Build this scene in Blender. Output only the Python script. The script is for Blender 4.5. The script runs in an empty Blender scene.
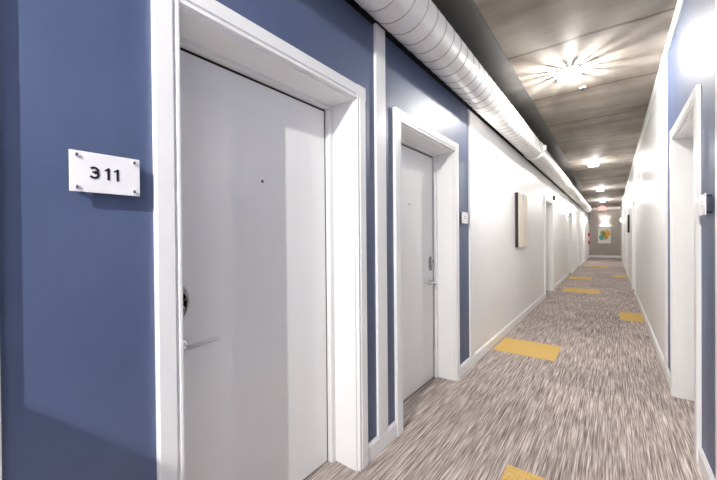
import bpy, bmesh, math, random
from mathutils import Vector, Matrix
random.seed(4)
C = bpy.context.scene.collection
S = bpy.context.scene
PI = math.pi

# ------------------------------------------------------------------ camera
F, YAW, PIT, ROL, CAMH = 334.18, .6498, .0066, .0086, 1.33
cam_d = bpy.data.cameras.new('camera'); cam = bpy.data.objects.new('camera', cam_d); C.objects.link(cam)
cam_d.sensor_width = 36; cam_d.lens = F/717*36; cam_d.clip_start = .02; cam_d.clip_end = 100
r_ = Vector((math.cos(YAW), math.sin(YAW), 0)); f_ = Vector((-math.sin(YAW), math.cos(YAW), 0)); u_ = Vector((0, 0, 1))
fw = f_*math.cos(PIT) - u_*math.sin(PIT); u2 = u_*math.cos(PIT) + f_*math.sin(PIT)
rt = r_*math.cos(ROL) - u2*math.sin(ROL); up = r_*math.sin(ROL) + u2*math.cos(ROL)
M = Matrix((rt, up, -fw)).transposed().to_4x4(); M.translation = (0, 0, CAMH)
cam.matrix_world = M
S.camera = cam

# ------------------------------------------------------------------ world, exposure, light levels
w = bpy.data.worlds.new('world'); S.world = w; w.use_nodes = True
w.node_tree.nodes['Background'].inputs[0].default_value = (.8, .85, 1, 1)
w.node_tree.nodes['Background'].inputs[1].default_value = .3
S.view_settings.view_transform = 'Standard'; S.view_settings.look = 'None'
S.view_settings.gamma = 1; S.view_settings.use_curve_mapping = False
S.view_settings.exposure = 1.5
LAMP_W = {-6.8: 60, -1.9: 185, 4.08: 34, 9.5: 19, 14.85: 22, 19.8: 34}; SCONCE_W = 3
LAMP_COL = (1, .975, .94)
LAMPS = [-6.8, -1.9, 4.08, 9.5, 14.85, 19.8]

# ------------------------------------------------------------------ dimensions (metres; x across, y along the corridor)
XL, XR, HC, HL, YN, YF = -1.163, .407, 3.043, 2.63, -8.2, 25.3
LAMPX = -.35
OPH, DX = 2.12, .20                     # door opening height, recess depth
LEFT_DOORS = [(.530, 1.505), (1.994, 2.985), (8.18, 9.31), (13.05, 14.05), (16.4, 17.4), (19.75, 20.75), (22.6, 23.6), (-2.6, -1.62)]
RIGHT_DOORS = [(2.80, 3.75), (9.7, 10.7), (15.2, 16.2), (19.2, 20.2), (-1.6, -.62)]

# ------------------------------------------------------------------ material helpers
def mat(name, col, rough=.5, metal=0, spec=.5, emit=None, estr=0):
    m = bpy.data.materials.new(name); m.use_nodes = True
    b = m.node_tree.nodes['Principled BSDF']
    b.inputs['Base Color'].default_value = (*col, 1); b.inputs['Roughness'].default_value = rough
    b.inputs['Metallic'].default_value = metal; b.inputs['Specular IOR Level'].default_value = spec
    if emit: b.inputs['Emission Color'].default_value = (*emit, 1); b.inputs['Emission Strength'].default_value = estr
    return m
def N(m, t, **k):
    n = m.node_tree.nodes.new(t)
    for a, v in k.items(): setattr(n, a, v)
    return n
def L(m, a, b): m.node_tree.links.new(a, b)
def coords(m, sc):
    tc = N(m, 'ShaderNodeTexCoord'); mp = N(m, 'ShaderNodeMapping'); mp.inputs['Scale'].default_value = sc
    L(m, tc.outputs['Object'], mp.inputs['Vector']); return mp.outputs['Vector']
def noise(m, sc, scale=1, det=3, rough=.5):
    n = N(m, 'ShaderNodeTexNoise'); n.inputs['Scale'].default_value = scale; n.inputs['Detail'].default_value = det
    n.inputs['Roughness'].default_value = rough
    L(m, coords(m, sc), n.inputs['Vector']); return n.outputs['Fac']
def ramp(m, fac, stops):
    r = N(m, 'ShaderNodeValToRGB'); e = r.color_ramp.elements
    while len(e) < len(stops): e.new(.5)
    for q, (p, c) in zip(e, stops): q.position = p; q.color = (*c, 1)
    L(m, fac, r.inputs['Fac']); return r.outputs['Color']
def mix(m, fac, a, b, mode='MIX'):
    n = N(m, 'ShaderNodeMix', data_type='RGBA', blend_type=mode)
    if isinstance(fac, (int, float)): n.inputs[0].default_value = fac
    else: L(m, fac, n.inputs[0])
    for i, v in ((6, a), (7, b)):
        if isinstance(v, tuple): n.inputs[i].default_value = (*v, 1)
        else: L(m, v, n.inputs[i])
    return n.outputs[2]
def base(m, sock): L(m, sock, m.node_tree.nodes['Principled BSDF'].inputs['Base Color'])
def bump(m, fac, s, d=.01):
    b = N(m, 'ShaderNodeBump'); b.inputs['Strength'].default_value = s; b.inputs['Distance'].default_value = d
    L(m, fac, b.inputs['Height']); L(m, b.outputs['Normal'], m.node_tree.nodes['Principled BSDF'].inputs['Normal'])

M_white = mat('white_wall_paint', (.84, .84, .845), .38, spec=.45)
bump(M_white, noise(M_white, (14, 14, 14), 1, 4), .15, .004)
M_trim = mat('white_trim_paint', (.88, .88, .88), .32)
M_door = mat('white_door_paint', (.86, .86, .855), .30)
bump(M_door, noise(M_door, (6, 6, 3), 1, 3), .10, .01)
M_frame = mat('light_grey_frame_paint', (.80, .80, .80), .35)
M_navy = mat('navy_wall_paint', (.058, .09, .20), .47, spec=.8)
nf = noise(M_navy, (2.2, 2.2, 1.4), 1, 5, .6)
base(M_navy, ramp(M_navy, nf, [(.3, (.062, .090, .180)), (.7, (.085, .118, .225))]))
bump(M_navy, noise(M_navy, (9, 9, 5), 1, 5), .22, .008)
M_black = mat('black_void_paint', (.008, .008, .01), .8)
M_ceil = mat('brown_grey_concrete', (.22, .2, .18), .75, spec=.22)
n1 = noise(M_ceil, (.5, 2.0, 1), 1, 5, .6); n2 = noise(M_ceil, (2.5, .6, 1), 1, 4, .55)
c1 = ramp(M_ceil, n1, [(.28, (.18, .148, .118)), (.5, (.31, .272, .232)), (.72, (.42, .39, .355))])
c2 = ramp(M_ceil, n2, [(.3, (.72, .72, .72)), (.7, (1.1, 1.1, 1.1))])
cc = mix(M_ceil, 1, c1, c2, 'MULTIPLY')
# panel seams across the corridor every 1.22 m
tc = N(M_ceil, 'ShaderNodeTexCoord'); sx = N(M_ceil, 'ShaderNodeSeparateXYZ'); L(M_ceil, tc.outputs['Object'], sx.inputs[0])
def math_(m, op, a, b=None):
    n = N(m, 'ShaderNodeMath', operation=op)
    for i, v in enumerate((a, b)):
        if v is None: continue
        if isinstance(v, (int, float)): n.inputs[i].default_value = v
        else: L(m, v, n.inputs[i])
    return n.outputs[0]
wob = math_(M_ceil, 'MULTIPLY', noise(M_ceil, (3, 1, 1), 1, 3), .09)
yy = math_(M_ceil, 'ADD', sx.outputs['Y'], wob)
fr = math_(M_ceil, 'FRACT', math_(M_ceil, 'DIVIDE', math_(M_ceil, 'SUBTRACT', yy, 3.49), 1.25))
seam = math_(M_ceil, 'LESS_THAN', fr, .03)
cc = mix(M_ceil, math_(M_ceil, 'MULTIPLY', seam, .6), cc, (.06, .05, .042))
base(M_ceil, cc)
bump(M_ceil, n1, .35, .02)
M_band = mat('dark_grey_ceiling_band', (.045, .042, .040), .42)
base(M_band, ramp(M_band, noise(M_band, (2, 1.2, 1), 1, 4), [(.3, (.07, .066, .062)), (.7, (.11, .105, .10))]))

# carpet: streaks running along the corridor, broken by tile
def carpet(name, dark, mid, light, k=1.0):
    m = mat(name, mid, .95, spec=.1)
    tc = N(m, 'ShaderNodeTexCoord')
    def strk(sx_, sy_, off, det=2):
        mp = N(m, 'ShaderNodeMapping'); mp.inputs['Scale'].default_value = (sx_, sy_, 1); mp.inputs['Location'].default_value = (off, off*.7, 0)
        L(m, tc.outputs['Object'], mp.inputs['Vector'])
        n = N(m, 'ShaderNodeTexNoise'); n.inputs['Scale'].default_value = 1; n.inputs['Detail'].default_value = det
        L(m, mp.outputs['Vector'], n.inputs['Vector']); return n.outputs['Fac']
    a = strk(150*k, 3.6, 0, 3); b = strk(75*k, 2.0, 7.3, 2); c = strk(330*k, 9, 3.1)
    s = math_(m, 'ADD', math_(m, 'MULTIPLY', a, .50), math_(m, 'ADD', math_(m, 'MULTIPLY', b, .22), math_(m, 'MULTIPLY', c, .28)))
    col = ramp(m, s, [(.38, dark), (.5, mid), (.62, light)])
    # tone of each tile
    sep = N(m, 'ShaderNodeSeparateXYZ'); L(m, tc.outputs['Object'], sep.inputs[0])
    tx = math_(m, 'FLOOR', math_(m, 'DIVIDE', math_(m, 'ADD', sep.outputs['X'], 1.08), .59))
    ty = math_(m, 'FLOOR', math_(m, 'DIVIDE', math_(m, 'SUBTRACT', sep.outputs['Y'], 4.07), .59))
    cb = N(m, 'ShaderNodeCombineXYZ'); L(m, tx, cb.inputs[0]); L(m, ty, cb.inputs[1])
    wn = N(m, 'ShaderNodeTexWhiteNoise'); L(m, cb.outputs[0], wn.inputs['Vector'])
    tone = ramp(m, wn.outputs['Value'], [(0, (.88, .88, .88)), (1, (1.08, 1.08, 1.08))])
    base(m, mix(m, 1, col, tone, 'MULTIPLY'))
    bump(m, s, .5, .004)
    return m
M_carpet = carpet('taupe_streaked_carpet', (.14, .113, .104), (.39, .33, .305), (.78, .71, .67))
M_mat = carpet('charcoal_streaked_carpet', (.02, .02, .02), (.11, .11, .10), (.36, .36, .34))
M_yellow = mat('mustard_carpet', (.66, .42, .12), .95, spec=.1)
yn = noise(M_yellow, (120, 30, 1), 1, 3)
base(M_yellow, ramp(M_yellow, yn, [(.3, (.56, .36, .11)), (.7, (.74, .52, .20))])); bump(M_yellow, yn, .5, .004)

M_duct = mat('white_painted_duct', (.70, .69, .67), .36)
base(M_duct, ramp(M_duct, noise(M_duct, (5, 5, 5), 1, 4), [(.3, (.76, .75, .735)), (.7, (.86, .855, .84))]))
M_seam = mat('dark_duct_seam', (.34, .33, .32), .5)
M_steel = mat('brushed_steel', (.62, .62, .62), .4, metal=.6)
M_lock = mat('pewter_lock_plate', (.42, .42, .41), .35, metal=.3)
M_chrome = mat('satin_chrome', (.8, .8, .8), .18, metal=1)
M_dark = mat('dark_hole', (.02, .02, .02), .5)
M_gap = mat('dark_gap_shade', (.06, .06, .055), .7)  # shade of the gap round the door leaf, put into the colour
M_plate = mat('white_acrylic', (.86, .84, .86), .25)
M_ink = mat('black_lettering', (.012, .012, .016), .4)
M_taupe = mat('taupe_wall_paint', (.27, .235, .215), .55)
base(M_taupe, ramp(M_taupe, noise(M_taupe, (1.5, 1, 1.5), 1, 3), [(.3, (.38, .345, .315)), (.7, (.44, .40, .37))]))
M_red = mat('red_enamel', (.55, .02, .03), .35)
M_bulb = mat('glowing_diffuser', (.9, .9, .9), .4, emit=(1, .95, .88), estr=14)
M_glow = mat('glowing_sconce_shade', (.9, .9, .88), .4, emit=(1, .95, .88), estr=9)
M_exit = mat('backlit_exit_panel', (.8, .5, .48), .4, emit=(1, .5, .46), estr=.25)
M_canvas_edge = mat('black_canvas_edge', (.008, .007, .006), .6)
M_frameblack = mat('black_frame', (.03, .03, .03), .4)

# ------------------------------------------------------------------ mesh helpers
def box(bm, x0, x1, y0, y1, z0, z1, mi=0):
    v = [bm.verts.new(p) for p in ((x0,y0,z0),(x1,y0,z0),(x1,y1,z0),(x0,y1,z0),(x0,y0,z1),(x1,y0,z1),(x1,y1,z1),(x0,y1,z1))]
    for q in ((3,2,1,0),(4,5,6,7),(0,1,5,4),(1,2,6,5),(2,3,7,6),(3,0,4,7)):
        f = bm.faces.new([v[i] for i in q]); f.material_index = mi
def prism(bm, pts, axis, a, b, mi=0):
    """closed outline in the two other axes, swept along axis from a to b"""
    def P(p, t):
        return {'x': (t, p[0], p[1]), 'y': (p[0], t, p[1]), 'z': (p[0], p[1], t)}[axis]
    A = [bm.verts.new(P(p, a)) for p in pts]; B = [bm.verts.new(P(p, b)) for p in pts]; n = len(pts)
    for i in range(n): bm.faces.new((A[i], A[(i+1) % n], B[(i+1) % n], B[i])).material_index = mi
    bm.faces.new(A[::-1]).material_index = mi; bm.faces.new(B).material_index = mi
def lathe(bm, prof, n=24, mx=None, mi=0, cap=True):
    """profile of (radius, height) turned about z, then moved by the matrix mx"""
    mx = mx or Matrix(); rings = []
    for r, h in prof:
        rings.append([bm.verts.new(mx @ Vector((r*math.cos(2*PI*i/n), r*math.sin(2*PI*i/n), h))) for i in range(n)])
    for a, b in zip(rings, rings[1:]):
        for i in range(n):
            f = bm.faces.new((a[i], a[(i+1) % n], b[(i+1) % n], b[i])); f.smooth = True; f.material_index = mi
    if cap:
        bm.faces.new(rings[0][::-1]).material_index = mi; bm.faces.new(rings[-1]).material_index = mi
def tube(bm, pts, rad, n=8, mi=0, closed=False):
    pts = [Vector(p) for p in pts]; rings = []; k = len(pts); nrm = None
    for i, p in enumerate(pts):
        a = pts[i-1] if (i or closed) else p; b = pts[(i+1) % k] if (i < k-1 or closed) else p
        t = (b-a).normalized()
        if nrm is None: nrm = t.orthogonal().normalized()
        nrm = (nrm - t*nrm.dot(t)).normalized(); bi = t.cross(nrm)
        rr = rad[i] if isinstance(rad, (list, tuple)) else rad
        rings.append([bm.verts.new(p + (nrm*math.cos(2*PI*j/n) + bi*math.sin(2*PI*j/n))*rr) for j in range(n)])
    for i in range(k if closed else k-1):
        a, b = rings[i], rings[(i+1) % k]
        for j in range(n):
            f = bm.faces.new((a[j], a[(j+1) % n], b[(j+1) % n], b[j])); f.smooth = True; f.material_index = mi
    if not closed:
        bm.faces.new(rings[0][::-1]).material_index = mi; bm.faces.new(rings[-1]).material_index = mi
def obj(name, bm, mats, parent=None, bevel=0, kind=None, label=None, cat=None, group=None):
    bmesh.ops.recalc_face_normals(bm, faces=bm.faces)
    me = bpy.data.meshes.new(name); bm.to_mesh(me); bm.free()
    for m in (mats if isinstance(mats, (list, tuple)) else [mats]): me.materials.append(m)
    o = bpy.data.objects.new(name, me); C.objects.link(o)
    if parent: o.parent = parent
    if bevel:
        b = o.modifiers.new('bevel', 'BEVEL'); b.width = bevel; b.segments = 2; b.limit_method = 'ANGLE'
    tag(o, kind, label, cat, group); return o
def tag(o, kind=None, label=None, cat=None, group=None):
    for k, v in (('kind', kind), ('label', label), ('category', cat), ('group', group)):
        if v: o[k] = v
    return o
def empty(name, loc=(0,0,0), **k):
    o = bpy.data.objects.new(name, None); C.objects.link(o); o.location = loc; o.empty_display_size = .1
    return tag(o, **k)
def B(*a, **k):
    bm = bmesh.new(); box(bm, *a, **k); return bm

# ------------------------------------------------------------------ shell
obj('floor', B(-1.75, 1.05, YN-.1, YF+.15, -.1, 0), M_carpet, kind='structure')
bm = bmesh.new(); box(bm, -1.75, 1.05, YN-.1, YF+.15, HC, HC+.1)
obj('ceiling', bm, M_ceil, kind='structure')
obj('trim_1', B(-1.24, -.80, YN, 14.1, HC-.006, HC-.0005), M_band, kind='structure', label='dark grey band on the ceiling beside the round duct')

LNAVY, RNAVY = (-4.0, 3.38), (-2.6, 4.19)
def wall(name, side, doors, navy, top):
    """solid wall with door openings; side -1 left, +1 right"""
    face = XL if side < 0 else XR; back = face + side*.45
    bm = bmesh.new(); cuts = sorted({YN, YF, *navy, *[c for d in doors for c in d]})
    for a, b in zip(cuts, cuts[1:]):
        mid = (a+b)/2; isd = any(d[0] < mid < d[1] for d in doors); mi = 1 if navy[0] < mid < navy[1] else 0
        x0, x1 = sorted((face, back))
        if isd: box(bm, x0, x1, a, b, OPH, top, mi)
        else: box(bm, x0, x1, a, b, 0, top, mi)
    bmesh.ops.remove_doubles(bm, verts=bm.verts, dist=1e-5)
    # drop the hidden faces between neighbouring blocks
    seen = {}
    for f in bm.faces: seen.setdefault(tuple(round(c, 4) for c in f.calc_center_median()), []).append(f)
    return obj(name, bm, [M_white, M_navy], kind='structure')
wall('wall_left', -1, LEFT_DOORS, LNAVY, HL)
wall('wall_right', 1, RIGHT_DOORS, RNAVY, HC)
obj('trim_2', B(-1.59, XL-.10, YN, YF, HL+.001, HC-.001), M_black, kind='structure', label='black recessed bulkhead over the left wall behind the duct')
obj('wall_far', B(-1.75, 1.05, YF, YF+.12, 0, HC), M_taupe, kind='structure')
obj('wall_near', B(-1.75, 1.05, YN-.1, YN, 0, HC), M_white, kind='structure')
obj('baseboard_far', B(XL+.002, XR-.002, YF-.015, YF, 0.001, .13), M_trim, kind='structure')
obj('trim_3', B(XL+.01, XR-.03, YF-.03, YF, HC-.13, HC-.001), M_trim, kind='structure', label='white crown strip along the top of the far taupe wall')
bm = bmesh.new(); prism(bm, [(XR, HC-.085), (XR-.012, HC-.085), (XR-.024, HC-.03), (XR-.024, HC-.001), (XR, HC-.001)], 'y', YN, YF)
obj('trim_4', bm, M_trim, kind='structure', label='white crown strip along the top of the right wall')

CW, CT = .077, .022                       # casing width and thickness
def baseboard(name, side, doors):
    face = XL if side < 0 else XR; s = -side; bm = bmesh.new(); y = YN
    for a, b in sorted(doors) + [(YF+CW-.016, 0)]:
        e = a - CW
        prism(bm, [(face, .001), (face+s*.015, .001), (face+s*.015, .088), (face+s*.008, .100), (face+s*.006, .106), (face, .106)], 'y', y, e)
        y = b + CW
    return obj(name, bm, M_trim, kind='structure')
baseboard('baseboard_left', -1, LEFT_DOORS); baseboard('baseboard_right', 1, RIGHT_DOORS)

ti = [5]
def batten(side, y, top, label):
    face = XL if side < 0 else XR; s = -side; w = .107
    bm = bmesh.new()
    prism(bm, [(face, y), (face+s*.016, y), (face+s*.018, y+.004), (face+s*.018, y+w-.004), (face+s*.016, y+w), (face, y+w)], 'z', .107, top)
    obj('trim_%d' % ti[0], bm, M_trim, kind='structure', label=label); ti[0] += 1
batten(-1, .006, 2.64, 'white vertical batten at the left edge of the picture beside the 311 panel')
batten(-1, 1.700, 2.64, 'white vertical batten between the two near left doors')
batten(-1, 3.382, 2.6, 'white vertical batten where the left wall turns from navy to white')
batten(1, 4.195, HC-.09, 'white vertical batten where the right wall turns from navy to white')
batten(1, 2.19, HC-.09, 'white vertical batten on the right wall at the picture edge')

# ------------------------------------------------------------------ doors
dn = [1]
def door(side, y0, y1, label, latch, lit=True, detail=2):
    face = XL if side < 0 else XR; s = -side      # s points into the corridor
    d = empty('door_%d' % dn[0], (face, (y0+y1)/2, 0), kind='structure', label=label); dn[0] += 1
    ox, oy = face, (y0+y1)/2
    def X(t): return s*t                           # t metres out of the wall (negative: into the recess)
    a, b = y0-oy, y1-oy
    def bx(bm, t0, t1, ya, yb, za, zb, mi=0):
        x0, x1 = sorted((X(t0), X(t1))); box(bm, x0, x1, ya, yb, za, zb, mi)
    # casing: flat outer board with a raised inner bead, mitred at the head
    bm = bmesh.new()
    for (ya, yb, sg) in ((a-CW, a, 1), (b, b+CW, -1)):
        inn = yb if sg > 0 else ya; out = ya if sg > 0 else yb
        o_, i_ = out, inn
        pts = [(X(0), o_), (X(CT-.004), o_), (X(CT), o_+sg*.004), (X(CT), i_-sg*.022), (X(CT-.006), i_-sg*.018), (X(CT-.006), i_-sg*.012), (X(CT-.002), i_-sg*.008), (X(CT-.002), i_), (X(0), i_)]
        top = OPH
        prism(bm, pts, 'z', .001, OPH)
    zt = OPH
    pts = [(X(0), zt+CW), (X(CT-.004), zt+CW), (X(CT), zt+CW-.004), (X(CT), zt+.022), (X(CT-.006), zt+.018), (X(CT-.006), zt+.012), (X(CT-.002), zt+.008), (X(CT-.002), zt), (X(0), zt)]
    # corner blocks of the head, then the head itself
    prism(bm, pts, 'y', a, b)
    bx(bm, 0, CT, a-CW, a, zt, zt+CW); bx(bm, 0, CT, b, b+CW, zt, zt+CW)
    obj('door_casing', bm, M_trim, d)
    # jamb lining of the recess
    bm = bmesh.new(); jt = .012
    bx(bm, -.155, .0, a, a+jt, .001, OPH-jt); bx(bm, -.155, .0, b-jt, b, .001, OPH-jt); bx(bm, -.155, .0, a, b, OPH-jt, OPH)
    obj('jamb_lining', bm, M_trim, d)
    # metal frame at the back of the recess
    bm = bmesh.new(); fwid = .045
    bx(bm, -.190, -.155, a, a+fwid, .001, OPH-fwid+.01); bx(bm, -.190, -.155, b-fwid, b, .001, OPH-fwid+.01); bx(bm, -.190, -.155, a, b, OPH-fwid+.01, OPH)
    obj('door_frame', bm, M_frame, d, bevel=.004)
    ztop = OPH-fwid+.01
    bm = bmesh.new(); bx(bm, -.235, -.215, a, b, .001, OPH)  # dark sheet behind the leaf colours in the shadow gap
    obj('gap_shade', bm, M_gap, d)
    bm = bmesh.new(); bx(bm, -.214, -.184, a+fwid+.005, b-fwid-.010, .012, ztop-.011)
    leaf = obj('door_leaf', bm, M_door, d, bevel=.002)
    if detail < 1: return d
    # peephole
    R = Matrix.Rotation(PI/2*s, 4, 'Y')
    def at(t, y, z): return Matrix.Translation((X(t), y, z)) @ R
    c = .001 if not lit else 0
    py = (a+b)/2 - .012
    bm = bmesh.new(); lathe(bm, [(.010, 0), (.010, .003), (.0065, .005), (.0055, .0035)], 16, at(-.184, py, 1.607)); 
    ph = obj('peephole', bm, M_chrome, d)
    bm = bmesh.new(); lathe(bm, [(.0055, 0), (.0055, .0045)], 12, at(-.184, py, 1.607)); obj('lens', bm, M_dark, ph)
    sg = 1 if latch == 'near' else -1
    ly = (a+fwid+.062) if latch == 'near' else (b-fwid-.066)
    if side < 0 and y0 < 1: ly = .612-oy
    # deadbolt: oval escutcheon, cylinder, keyhole
    bm = bmesh.new()
    lathe(bm, [(.066, 0), (.066, .006), (.060, .012), (.045, .015)], 36, at(-.184, ly, 1.086) @ Matrix.Diagonal((1, .53, 1, 1)))
    lock = obj('deadbolt', bm, M_lock, d)
    bm = bmesh.new(); lathe(bm, [(.021, 0), (.021, .008), (.016, .014), (.012, .014)], 20, at(-.171, ly, 1.108))
    cyl = obj('lock_cylinder', bm, M_chrome, lock)
    bm = bmesh.new(); lathe(bm, [(.009, 0), (.009, .0165)], 12, at(-.171, ly, 1.108)); obj('keyhole', bm, M_dark, cyl)
    bm = bmesh.new(); lathe(bm, [(.015, 0), (.015, .006), (.011, .010)], 16, at(-.171, ly, 1.058)); obj('lock_button', bm, M_chrome, lock)
    # lever on a round rose
    bm = bmesh.new(); lathe(bm, [(.031, 0), (.031, .005), (.026, .010), (.012, .013), (.011, .042)], 24, at(-.184, ly, .914))
    rose = obj('lever_rose', bm, M_chrome, d)
    bm = bmesh.new()
    tube(bm, [(X(-.148), ly-sg*.012, .912), (X(-.142), ly, .913), (X(-.136), ly+sg*.02, .914), (X(-.134), ly+sg*.07, .917), (X(-.137), ly+sg*.125, .921), (X(-.140), ly+sg*.140, .922)], [.008, .0115, .0105, .0085, .0075, .005], 10)
    obj('lever_handle', bm, M_steel, rose)
    return d
LD = ['white door beside the 311 sign, largest and nearest on the left', 'second white door on the left, between two navy panels',
      'third white door on the left, past the canvas art', 'fourth white door on the left wall', 'fifth white door on the left wall',
      'sixth white door on the left wall', 'last white door on the left wall, next to the far taupe wall', 'white door on the left wall behind the camera']
for i, (a, b) in enumerate(LEFT_DOORS): door(-1, a, b, LD[i], 'near' if i == 0 else 'far')
RD = ['nearest white door recess on the right wall beside the navy panel', 'second white door on the right wall', 'third white door on the right wall', 'last white door on the right wall', 'white door on the right wall behind the camera']
for i, (a, b) in enumerate(RIGHT_DOORS): door(1, a, b, RD[i], 'far')

# ------------------------------------------------------------------ mustard carpet tiles
tiles = [((-1.126, -.49, 4.07, 4.66), 'mustard carpet tile against the left baseboard just past the second door'),
         ((-.49, .095, 1.45, 2.062), 'mustard carpet tile cut off by the bottom edge of the picture'),
         ((.095, .388, 6.68, 7.4), 'small mustard carpet tile against the right baseboard'),
         ((-.97, -.235, 9.36, 10.09), 'mustard carpet tile lying opposite the third left door'),
         ((-1.126, -.50, 12.2, 12.9), 'pale mustard carpet tile at the left wall before the fourth left door'),
         ((.0, .388, 13.4, 14.1), 'mustard carpet tile at the right wall beyond the second right door'),
         ((-.97, -.1, 17.6, 18.4), 'farthest mustard carpet tile, in front of the taupe end wall')]
for (x0, x1, y0, y1), lab in tiles:
    o = obj('carpet_tile', B(x0, x1, y0, y1, 0, .003), M_yellow, label=lab, cat='carpet tile', group='mustard tiles set into the corridor carpet')

# ------------------------------------------------------------------ spiral duct
DCX, DCZ, DR = -1.004, 2.712, .143
duct = empty('ventilation_duct', (DCX, 0, DCZ), label='long round white spiral duct hanging above the left wall', cat='duct')
Ry = Matrix.Rotation(-PI/2, 4, 'X')
bm = bmesh.new(); n = 40; ys = [YN+.01+i*(21.6-YN)/60 for i in range(61)]
rings = [[bm.verts.new((DR*math.cos(2*PI*i/n), y, DR*math.sin(2*PI*i/n))) for i in range(n)] for y in ys]
for a, b in zip(rings, rings[1:]):
    for i in range(n): bm.faces.new((a[i], a[(i+1) % n], b[(i+1) % n], b[i])).smooth = True
bm.faces.new(rings[0]); bm.faces.new(rings[-1][::-1])
obj('duct_tube', bm, M_duct, duct)
bm = bmesh.new(); pitch = .135; seg = 28; y = -1.0; prev = None; k = 0
while y < 21.4:
    t = 2*PI*k/seg; c, s_ = math.cos(t), math.sin(t); cur = []
    for dr, dy in ((-.001, -.005), (.0028, -.0025), (.0028, .0025), (-.001, .005)):
        cur.append(bm.verts.new(((DR+dr)*c, y+dy, (DR+dr)*s_)))
    if prev:
        for i in range(3):
            bm.faces.new((prev[i], prev[i+1], cur[i+1], cur[i])).smooth = True
    prev = cur; k += 1; y += pitch/seg
obj('spiral_seam', bm, M_seam, duct, label='thin grey spiral seam')
def ring(y, wd, dr, name, m, extra=None):
    bm = bmesh.new()
    prof = [(DR-.004, -wd/2), (DR+dr*.6, -wd/2), (DR+dr, -wd/2+.006), (DR+dr, wd/2-.006), (DR+dr*.6, wd/2), (DR-.004, wd/2)]
    lathe(bm, prof, 40, Matrix.Translation((0, y, 0)) @ Ry, cap=False)
    if extra: extra(bm, y)
    return obj(name, bm, m, duct)
def lug(bm, y): 
    box(bm, DR-.002, DR+.035, y-.03, y+.03, -.03, .05)
ring(6.0, .10, .012, 'duct_collar', M_trim, lug)
for y in (12.0, 18.0): ring(y, .08, .010, 'duct_collar', M_trim)
for y in (-2.5, 6.4, 9.0, 15.0, 20.8):
    bm = bmesh.new()
    tube(bm, [(0, y, DR), (0, y, HC-DCZ-.001)], .004, 8)
    obj('hanger_rod', bm, M_steel, duct)

# ------------------------------------------------------------------ ceiling lamps
LL = {-6.8: 'round ceiling lamp farthest behind the camera', -1.9: 'round ceiling lamp just behind the camera', 4.08: 'nearest and brightest round ceiling lamp, above the two near left doors',
      9.5: 'second round ceiling lamp down the corridor', 14.85: 'third round ceiling lamp down the corridor', 19.8: 'farthest round ceiling lamp, before the exit sign'}
for y in LAMPS:
    t = empty('ceiling_lamp', (LAMPX, y, HC), label=LL[y], cat='lamp', group='round ceiling lamps down the corridor')
    bm = bmesh.new(); lathe(bm, [(.105, 0), (.105, -.012), (.095, -.02), (.03, -.022)], 36); obj('lamp_canopy', bm, M_trim, t)
    bm = bmesh.new()
    lathe(bm, [(.055, -.022), (.062, -.035), (.055, -.055), (.035, -.068), (.012, -.072)], 28)
    obj('diffuser', bm, M_bulb, t)
    rnd = random.Random(3); ang = .1                  # added slotted rim, shaped to throw rays over the ceiling
    while ang < 2*PI-.1:
        wdt = rnd.uniform(.08, .30); gap = rnd.uniform(.12, .38)
        pts = [(.100*math.cos(ang+wdt*q/3), .100*math.sin(ang+wdt*q/3)) for q in range(4)]
        pts += [(.096*math.cos(ang+wdt*q/3), .096*math.sin(ang+wdt*q/3)) for q in (3, 2, 1, 0)]
        bm = bmesh.new(); prism(bm, pts, 'z', -.095, -.019); obj('ray_fin', bm, M_trim, t)
        ang += wdt+gap
    for zz, en in ((-.094, .72), (-.145, .28)):
        ld = bpy.data.lights.new('lamp_light', 'POINT'); ld.energy = LAMP_W[y]*en; ld.color = LAMP_COL; ld.shadow_soft_size = .010
        lo = bpy.data.objects.new('lamp_light', ld); C.objects.link(lo); lo.parent = t; lo.location = (0, 0, zz)

# sprinkler between the first and second lamps
t = empty('sprinkler_head', (-.268, 4.65, HC), label='tiny dark sprinkler head on the ceiling beside the nearest lamp', cat='sprinkler')
bm = bmesh.new(); lathe(bm, [(.035, 0), (.035, -.004), (.02, -.008)], 20); obj('escutcheon', bm, M_trim, t)
bm = bmesh.new(); lathe(bm, [(.008, -.008), (.008, -.03), (.016, -.032), (.016, -.036)], 14); obj('sprinkler_body', bm, M_dark, t)

# ------------------------------------------------------------------ wall sconces
def sconce(x, y, z, s, label, axis='x', wattage=SCONCE_W):
    t = empty('wall_sconce', (x, y, z), label=label, cat='sconce', group='white wall sconces along the corridor')
    t.rotation_euler = (0, 0, {('x', 1): 0, ('x', -1): PI, ('y', -1): -PI/2}[(axis, s)])
    # local +x leaves the wall
    bm = bmesh.new(); box(bm, 0, .010, -.05, .05, -.085, .085); obj('back_plate', bm, M_trim, t, bevel=.003)
    bm = bmesh.new(); n = 14
    outer = [(.062*math.sin(PI*i/n)*1.0+.0, -.058*math.cos(PI*i/n)) for i in range(n+1)]
    inner = [(.058*math.sin(PI*i/n)+.0, -.054*math.cos(PI*i/n)) for i in range(n, -1, -1)]
    outer = [(p[0]+.011, p[1]) for p in outer]; inner = [(p[0]+.011, p[1]) for p in inner]
    prism(bm, outer+inner, 'z', -.085, .085)
    obj('sconce_shade', bm, M_glow, t)
    ld = bpy.data.lights.new('sconce_light', 'POINT'); ld.energy = wattage; ld.color = (1, .95, .88); ld.shadow_soft_size = .015
    lo = bpy.data.objects.new('sconce_light', ld); C.objects.link(lo); lo.parent = t; lo.location = (.04, 0, 0)
    return t
sconce(XL, 3.64, 2.06, 1, 'white wall sconce beside the navy panel, nearest on the left wall')
sconce(XL, 12.6, 2.14, 1, 'white wall sconce before the fourth left door')
sconce(XL, 21.6, 2.14, 1, 'white wall sconce at the far end of the left wall')
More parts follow.
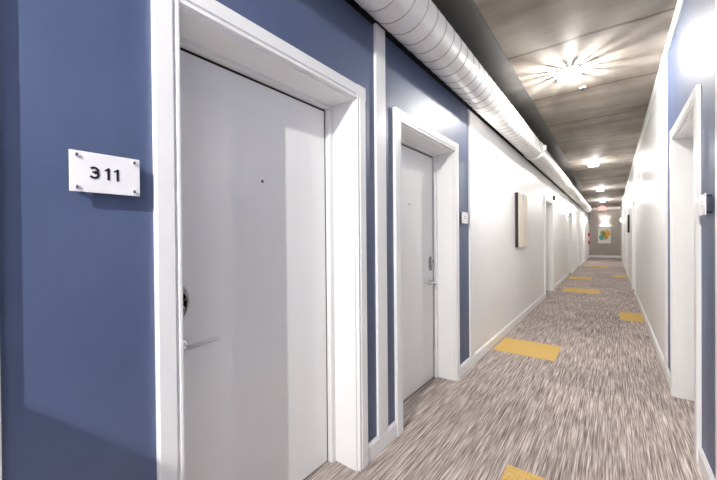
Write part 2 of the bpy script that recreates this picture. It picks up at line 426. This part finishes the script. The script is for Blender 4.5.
sconce(XR, 1.96, 2.10, -1, 'white wall sconce on the right wall opposite the nearest left door, beside the camera', 'x', 10)
sconce(XR, 7.7, 2.18, -1, 'white wall sconce nearest on the right wall')
sconce(XR, 11.3, 2.18, -1, 'white wall sconce past the second right door')
sconce(XR, 22.2, 2.14, -1, 'white wall sconce at the far end of the right wall')
sconce(-.36, YF, 2.2, -1, 'glowing wall sconce above the framed picture on the taupe end wall', 'y', 16).scale = (1.3, 2.3, 1)

# ------------------------------------------------------------------ room signs
def stroke(bm, pts, wdt, t0, t1):
    """ribbon of constant width along a 2-D line (y, z), thickened in x"""
    n = len(pts); Lp, Rp = [], []
    for i in range(n):
        a = Vector(pts[max(i-1, 0)]); b = Vector(pts[min(i+1, n-1)]); d = (b-a).normalized(); nn = Vector((-d.y, d.x))*wdt/2
        Lp.append(Vector(pts[i])+nn); Rp.append(Vector(pts[i])-nn)
    for i in range(n-1):
        q = [Lp[i], Lp[i+1], Rp[i+1], Rp[i]]
        f = [bm.verts.new((t0, *p)) for p in q]; g = [bm.verts.new((t1, *p)) for p in q]
        for fs in ((f[3], f[2], f[1], f[0]), tuple(g), (f[0], f[1], g[1], g[0]), (f[2], f[3], g[3], g[2]), (f[1], f[2], g[2], g[1]), (f[3], f[0], g[0], g[3])): bm.faces.new(fs)
def sign(side, y, z, label, kind, off=.020):
    face = XL if side < 0 else XR; s = -side
    t = empty('room_sign', (face, y, z), label=label, cat='sign', group='room number signs beside the doors')
    t.rotation_euler = (0, 0, 0 if s > 0 else PI)
    w2, h2 = .0825, .055
    bm = bmesh.new(); box(bm, off, off+.004, -w2, w2, -h2, h2); obj('sign_plate', bm, M_plate, t, bevel=.0008)
    for yy in (-1, 1):
        for zz in (-1, 1):
            bm = bmesh.new(); lathe(bm, [(.0045, .0005), (.0045, off+.0045), (.0052, off+.005), (.0052, off+.0075), (.003, off+.0085)], 14, Matrix.Translation((0, yy*(w2-.015), zz*(h2-.012))) @ Matrix.Rotation(PI/2, 4, 'Y'))
            obj('standoff', bm, M_chrome, t)
    a, b = off+.0042, off+.0052
    bm = bmesh.new()
    if kind == '311':
        H = .034; wd = .0056; r1 = .0082; r2 = .0096; y0 = -.0295
        zt = H/2-wd/2; 
        up_ = [(y0 + r1*math.cos(q), zt-r1*.97 + r1*.97*math.sin(q)) for q in [math.radians(150-i*(150+80)/14) for i in range(15)]]
        cz = -H/2+wd/2+r2*.93
        lo_ = [(y0 + r2*math.cos(q), cz + r2*.93*math.sin(q)) for q in [math.radians(82-i*(82+152)/14) for i in range(15)]]
        stroke(bm, up_, wd, a, b); stroke(bm, lo_, wd, a, b+.00005)
        stroke(bm, [(y0-.004, .0012), (y0+.003, .0012)], wd*.85, a, b+.0001)
        for yy in (.0035, .0255):
            stroke(bm, [(yy, -H/2), (yy, H/2)], wd, a, b)
            stroke(bm, [(yy-.0085, H/2-.008), (yy+.001, H/2-.0025)], wd*.8, a, b+.0001)
        obj('number', bm, M_ink, t, label='black digits 311')
    else:
        for k, ww in ((.012, .018), (-.006, .024)):
            stroke(bm, [(-ww, k), (ww, k)], .007, a, b)
        obj('lettering', bm, mat('grey_lettering', (.25, .25, .27), .5), t)
sign(-1, .3245, 1.516, 'white acrylic sign reading 311 on the navy panel', '311')
sign(-1, 3.215, 1.515, 'small white sign on the navy strip right of the second left door', 'x')
sign(1, 2.53, 1.49, 'small white sign on the navy panel at the right picture edge', 'x', .023)

# ------------------------------------------------------------------ wall art
def canvas(x, y0, y1, z0, z1, s, th, label, cols, seed):
    t = empty('canvas_art', (x, (y0+y1)/2, z0), label=label, cat='canvas')
    hw = (y1-y0)/2; hh = z1-z0
    x0, x1 = sorted((s*.002, s*th)); bm = bmesh.new(); box(bm, x0, x1, -hw, hw, 0, hh); obj('canvas_edge', bm, M_canvas_edge, t)
    m = mat('canvas_paint_%d' % seed, (.8, .7, .6), .6)
    nz = noise(m, (1, 15, 1.8), 1, 3, .5); base(m, ramp(m, nz, cols))
    x0, x1 = sorted((s*th, s*(th+.002))); bm = bmesh.new(); box(bm, x0, x1, -hw+.001, hw-.001, .001, hh-.001); obj('painted_front', bm, m, t)
canvas(XL, 5.42, 6.10, 1.165, 1.99, 1, .045, 'tall canvas with pastel streaks and black edge on the left wall',
       [(.30, (.33, .40, .40)), (.42, (.85, .82, .74)), (.5, (.80, .62, .50)), (.58, (.86, .84, .80)), (.70, (.62, .62, .36))], 1)
canvas(XR, 12.75, 13.4, 1.42, 1.95, -1, .045, 'canvas with black edge on the right wall past the second door',
       [(.3, (.2, .2, .2)), (.5, (.6, .55, .5)), (.7, (.8, .8, .78)), (.8, (.5, .5, .4)), (.9, (.3, .3, .3))], 2)

t = empty('framed_picture', (-.39, YF, .83), label='framed abstract with teal, green and orange shapes on the end wall', cat='picture')
bm = bmesh.new(); hw, hh, fw_ = .345, 1.04, .03
for a in ((-hw, hw, 0, fw_), (-hw, hw, hh-fw_, hh), (-hw, -hw+fw_, fw_, hh-fw_), (hw-fw_, hw, fw_, hh-fw_)): box(bm, a[0], a[1], -.035, -.001, a[2], a[3])
obj('picture_frame', bm, mat('grey_picture_frame', (.35, .33, .32), .4), t)
bm = bmesh.new(); box(bm, -hw+fw_, hw-fw_, -.020, -.002, fw_, hh-fw_)
prt = obj('white_paper', bm, mat('white_paper', (.82, .80, .74), .7), t)
def blob(cx, cz, rx, rz, col, sd, k):
    rn = random.Random(sd); bm = bmesh.new(); ph = [rn.uniform(0, 6.28) for _ in range(3)]
    pts = []
    for i in range(28):
        q = 2*PI*i/28; r = 1 + .12*math.sin(2*q+ph[0]) + .09*math.sin(3*q+ph[1]) + .05*math.sin(5*q+ph[2])
        pts.append((cx+rx*r*math.cos(q), cz+rz*r*math.sin(q)))
    prism(bm, pts, 'y', -.0205-k*.0006, -.020)
    obj('paint_shape', bm, mat('paint_%d' % sd, col, .6), t)
blob(-.13, .40, .12, .20, (.10, .42, .42), 1, 1); blob(-.10, .66, .10, .16, (.28, .42, .12), 2, 2)
blob(.06, .50, .11, .28, (.42, .36, .05), 3, 3); blob(.16, .62, .11, .19, (.80, .36, .05), 4, 4)
blob(.12, .80, .09, .06, (.75, .50, .10), 5, 5); blob(-.03, .62, .03, .17, (.12, .14, .10), 6, 6); blob(.02, .30, .05, .08, (.70, .45, .35), 7, 7)

# ------------------------------------------------------------------ small fixtures
t = empty('shadow_cabinet', (XL+.02, -.73, 0), label='added tall white cabinet behind the camera that shades the lower left wall', cat='cabinet')  # added unseen cabinet: blocks the rear lamp to cast the diagonal wall shadow
bm = bmesh.new(); box(bm, 0, .36, -.30, .28, .06, 1.52); obj('cabinet_body', bm, M_trim, t, bevel=.006)
bm = bmesh.new(); box(bm, 0, .33, -.29, .27, .001, .06); obj('plinth', bm, M_frameblack, t)
for a, b in ((-.295, -.012), (-.008, .275)):
    bm = bmesh.new(); box(bm, .361, .377, a, b, .07, 1.51); dd = obj('cabinet_door', bm, M_door, t, bevel=.003)
    yk = -.035 if a < -.1 else .015
    bm = bmesh.new(); tube(bm, [(.377, yk, .75), (.40, yk, .75), (.40, yk, .90), (.377, yk, .90)], .005, 8); obj('cabinet_handle', bm, M_steel, dd)

t = empty('exit_sign', (-.47, 23.6, HC), label='pinkish backlit hanging exit panel before the end wall', cat='exit sign')
bm = bmesh.new(); box(bm, -.20, .20, -.025, .025, -.27, -.05); obj('sign_panel', bm, M_exit, t, bevel=.004)
bm = bmesh.new(); box(bm, -.08, .08, -.03, .03, -.05, -.0005); obj('mounting_box', bm, M_trim, t)

t = empty('extinguisher_cabinet', (XL, 23.95, .80), label='red extinguisher cabinet with white front at the end of the left wall', cat='fire cabinet')
bm = bmesh.new(); box(bm, .001, .12, -.14, .14, .05, .70); obj('cabinet_body', bm, M_red, t, bevel=.01)
bm = bmesh.new(); box(bm, .035, .09, -.146, -.1405, .24, .50); obj('front_pane', bm, M_plate, t, label='white pane')

t = empty('fire_alarm', (XL, 9.46, 2.27), label='small dark wall device above the right side of the third left door', cat='alarm')
bm = bmesh.new(); box(bm, .001, .05, -.035, .035, -.06, .06); obj('alarm_housing', bm, M_dark, t, bevel=.008)
bm = bmesh.new(); box(bm, .0505, .056, -.02, .02, -.03, .03); obj('alarm_lens', bm, M_plate, t, bevel=.003)

t = empty('black_strip', (XL, 24.45, 2.25), label='narrow black strip on the left wall by the end wall', cat='sign')  # black strip added for a narrow dark upright mark
bm = bmesh.new(); box(bm, .012, .06, -.012, .012, 0, .65); obj('strip_face', bm, M_frameblack, t)
bm = bmesh.new(); box(bm, .0005, .012, -.03, .03, .1, .5); obj('wall_bracket', bm, M_trim, t)

t = empty('wall_outlet', (XL, 5.49, .44), label='white electrical outlet low on the left wall under the canvas', cat='outlet')
bm = bmesh.new(); box(bm, .0005, .006, -.036, .036, -.058, .058); pl = obj('cover_plate', bm, M_trim, t, bevel=.002)
for z in (-.022, .022):
    bm = bmesh.new(); box(bm, .006, .0075, -.016, .016, z-.014, z+.014); sk = obj('socket', bm, M_plate, pl, bevel=.001)
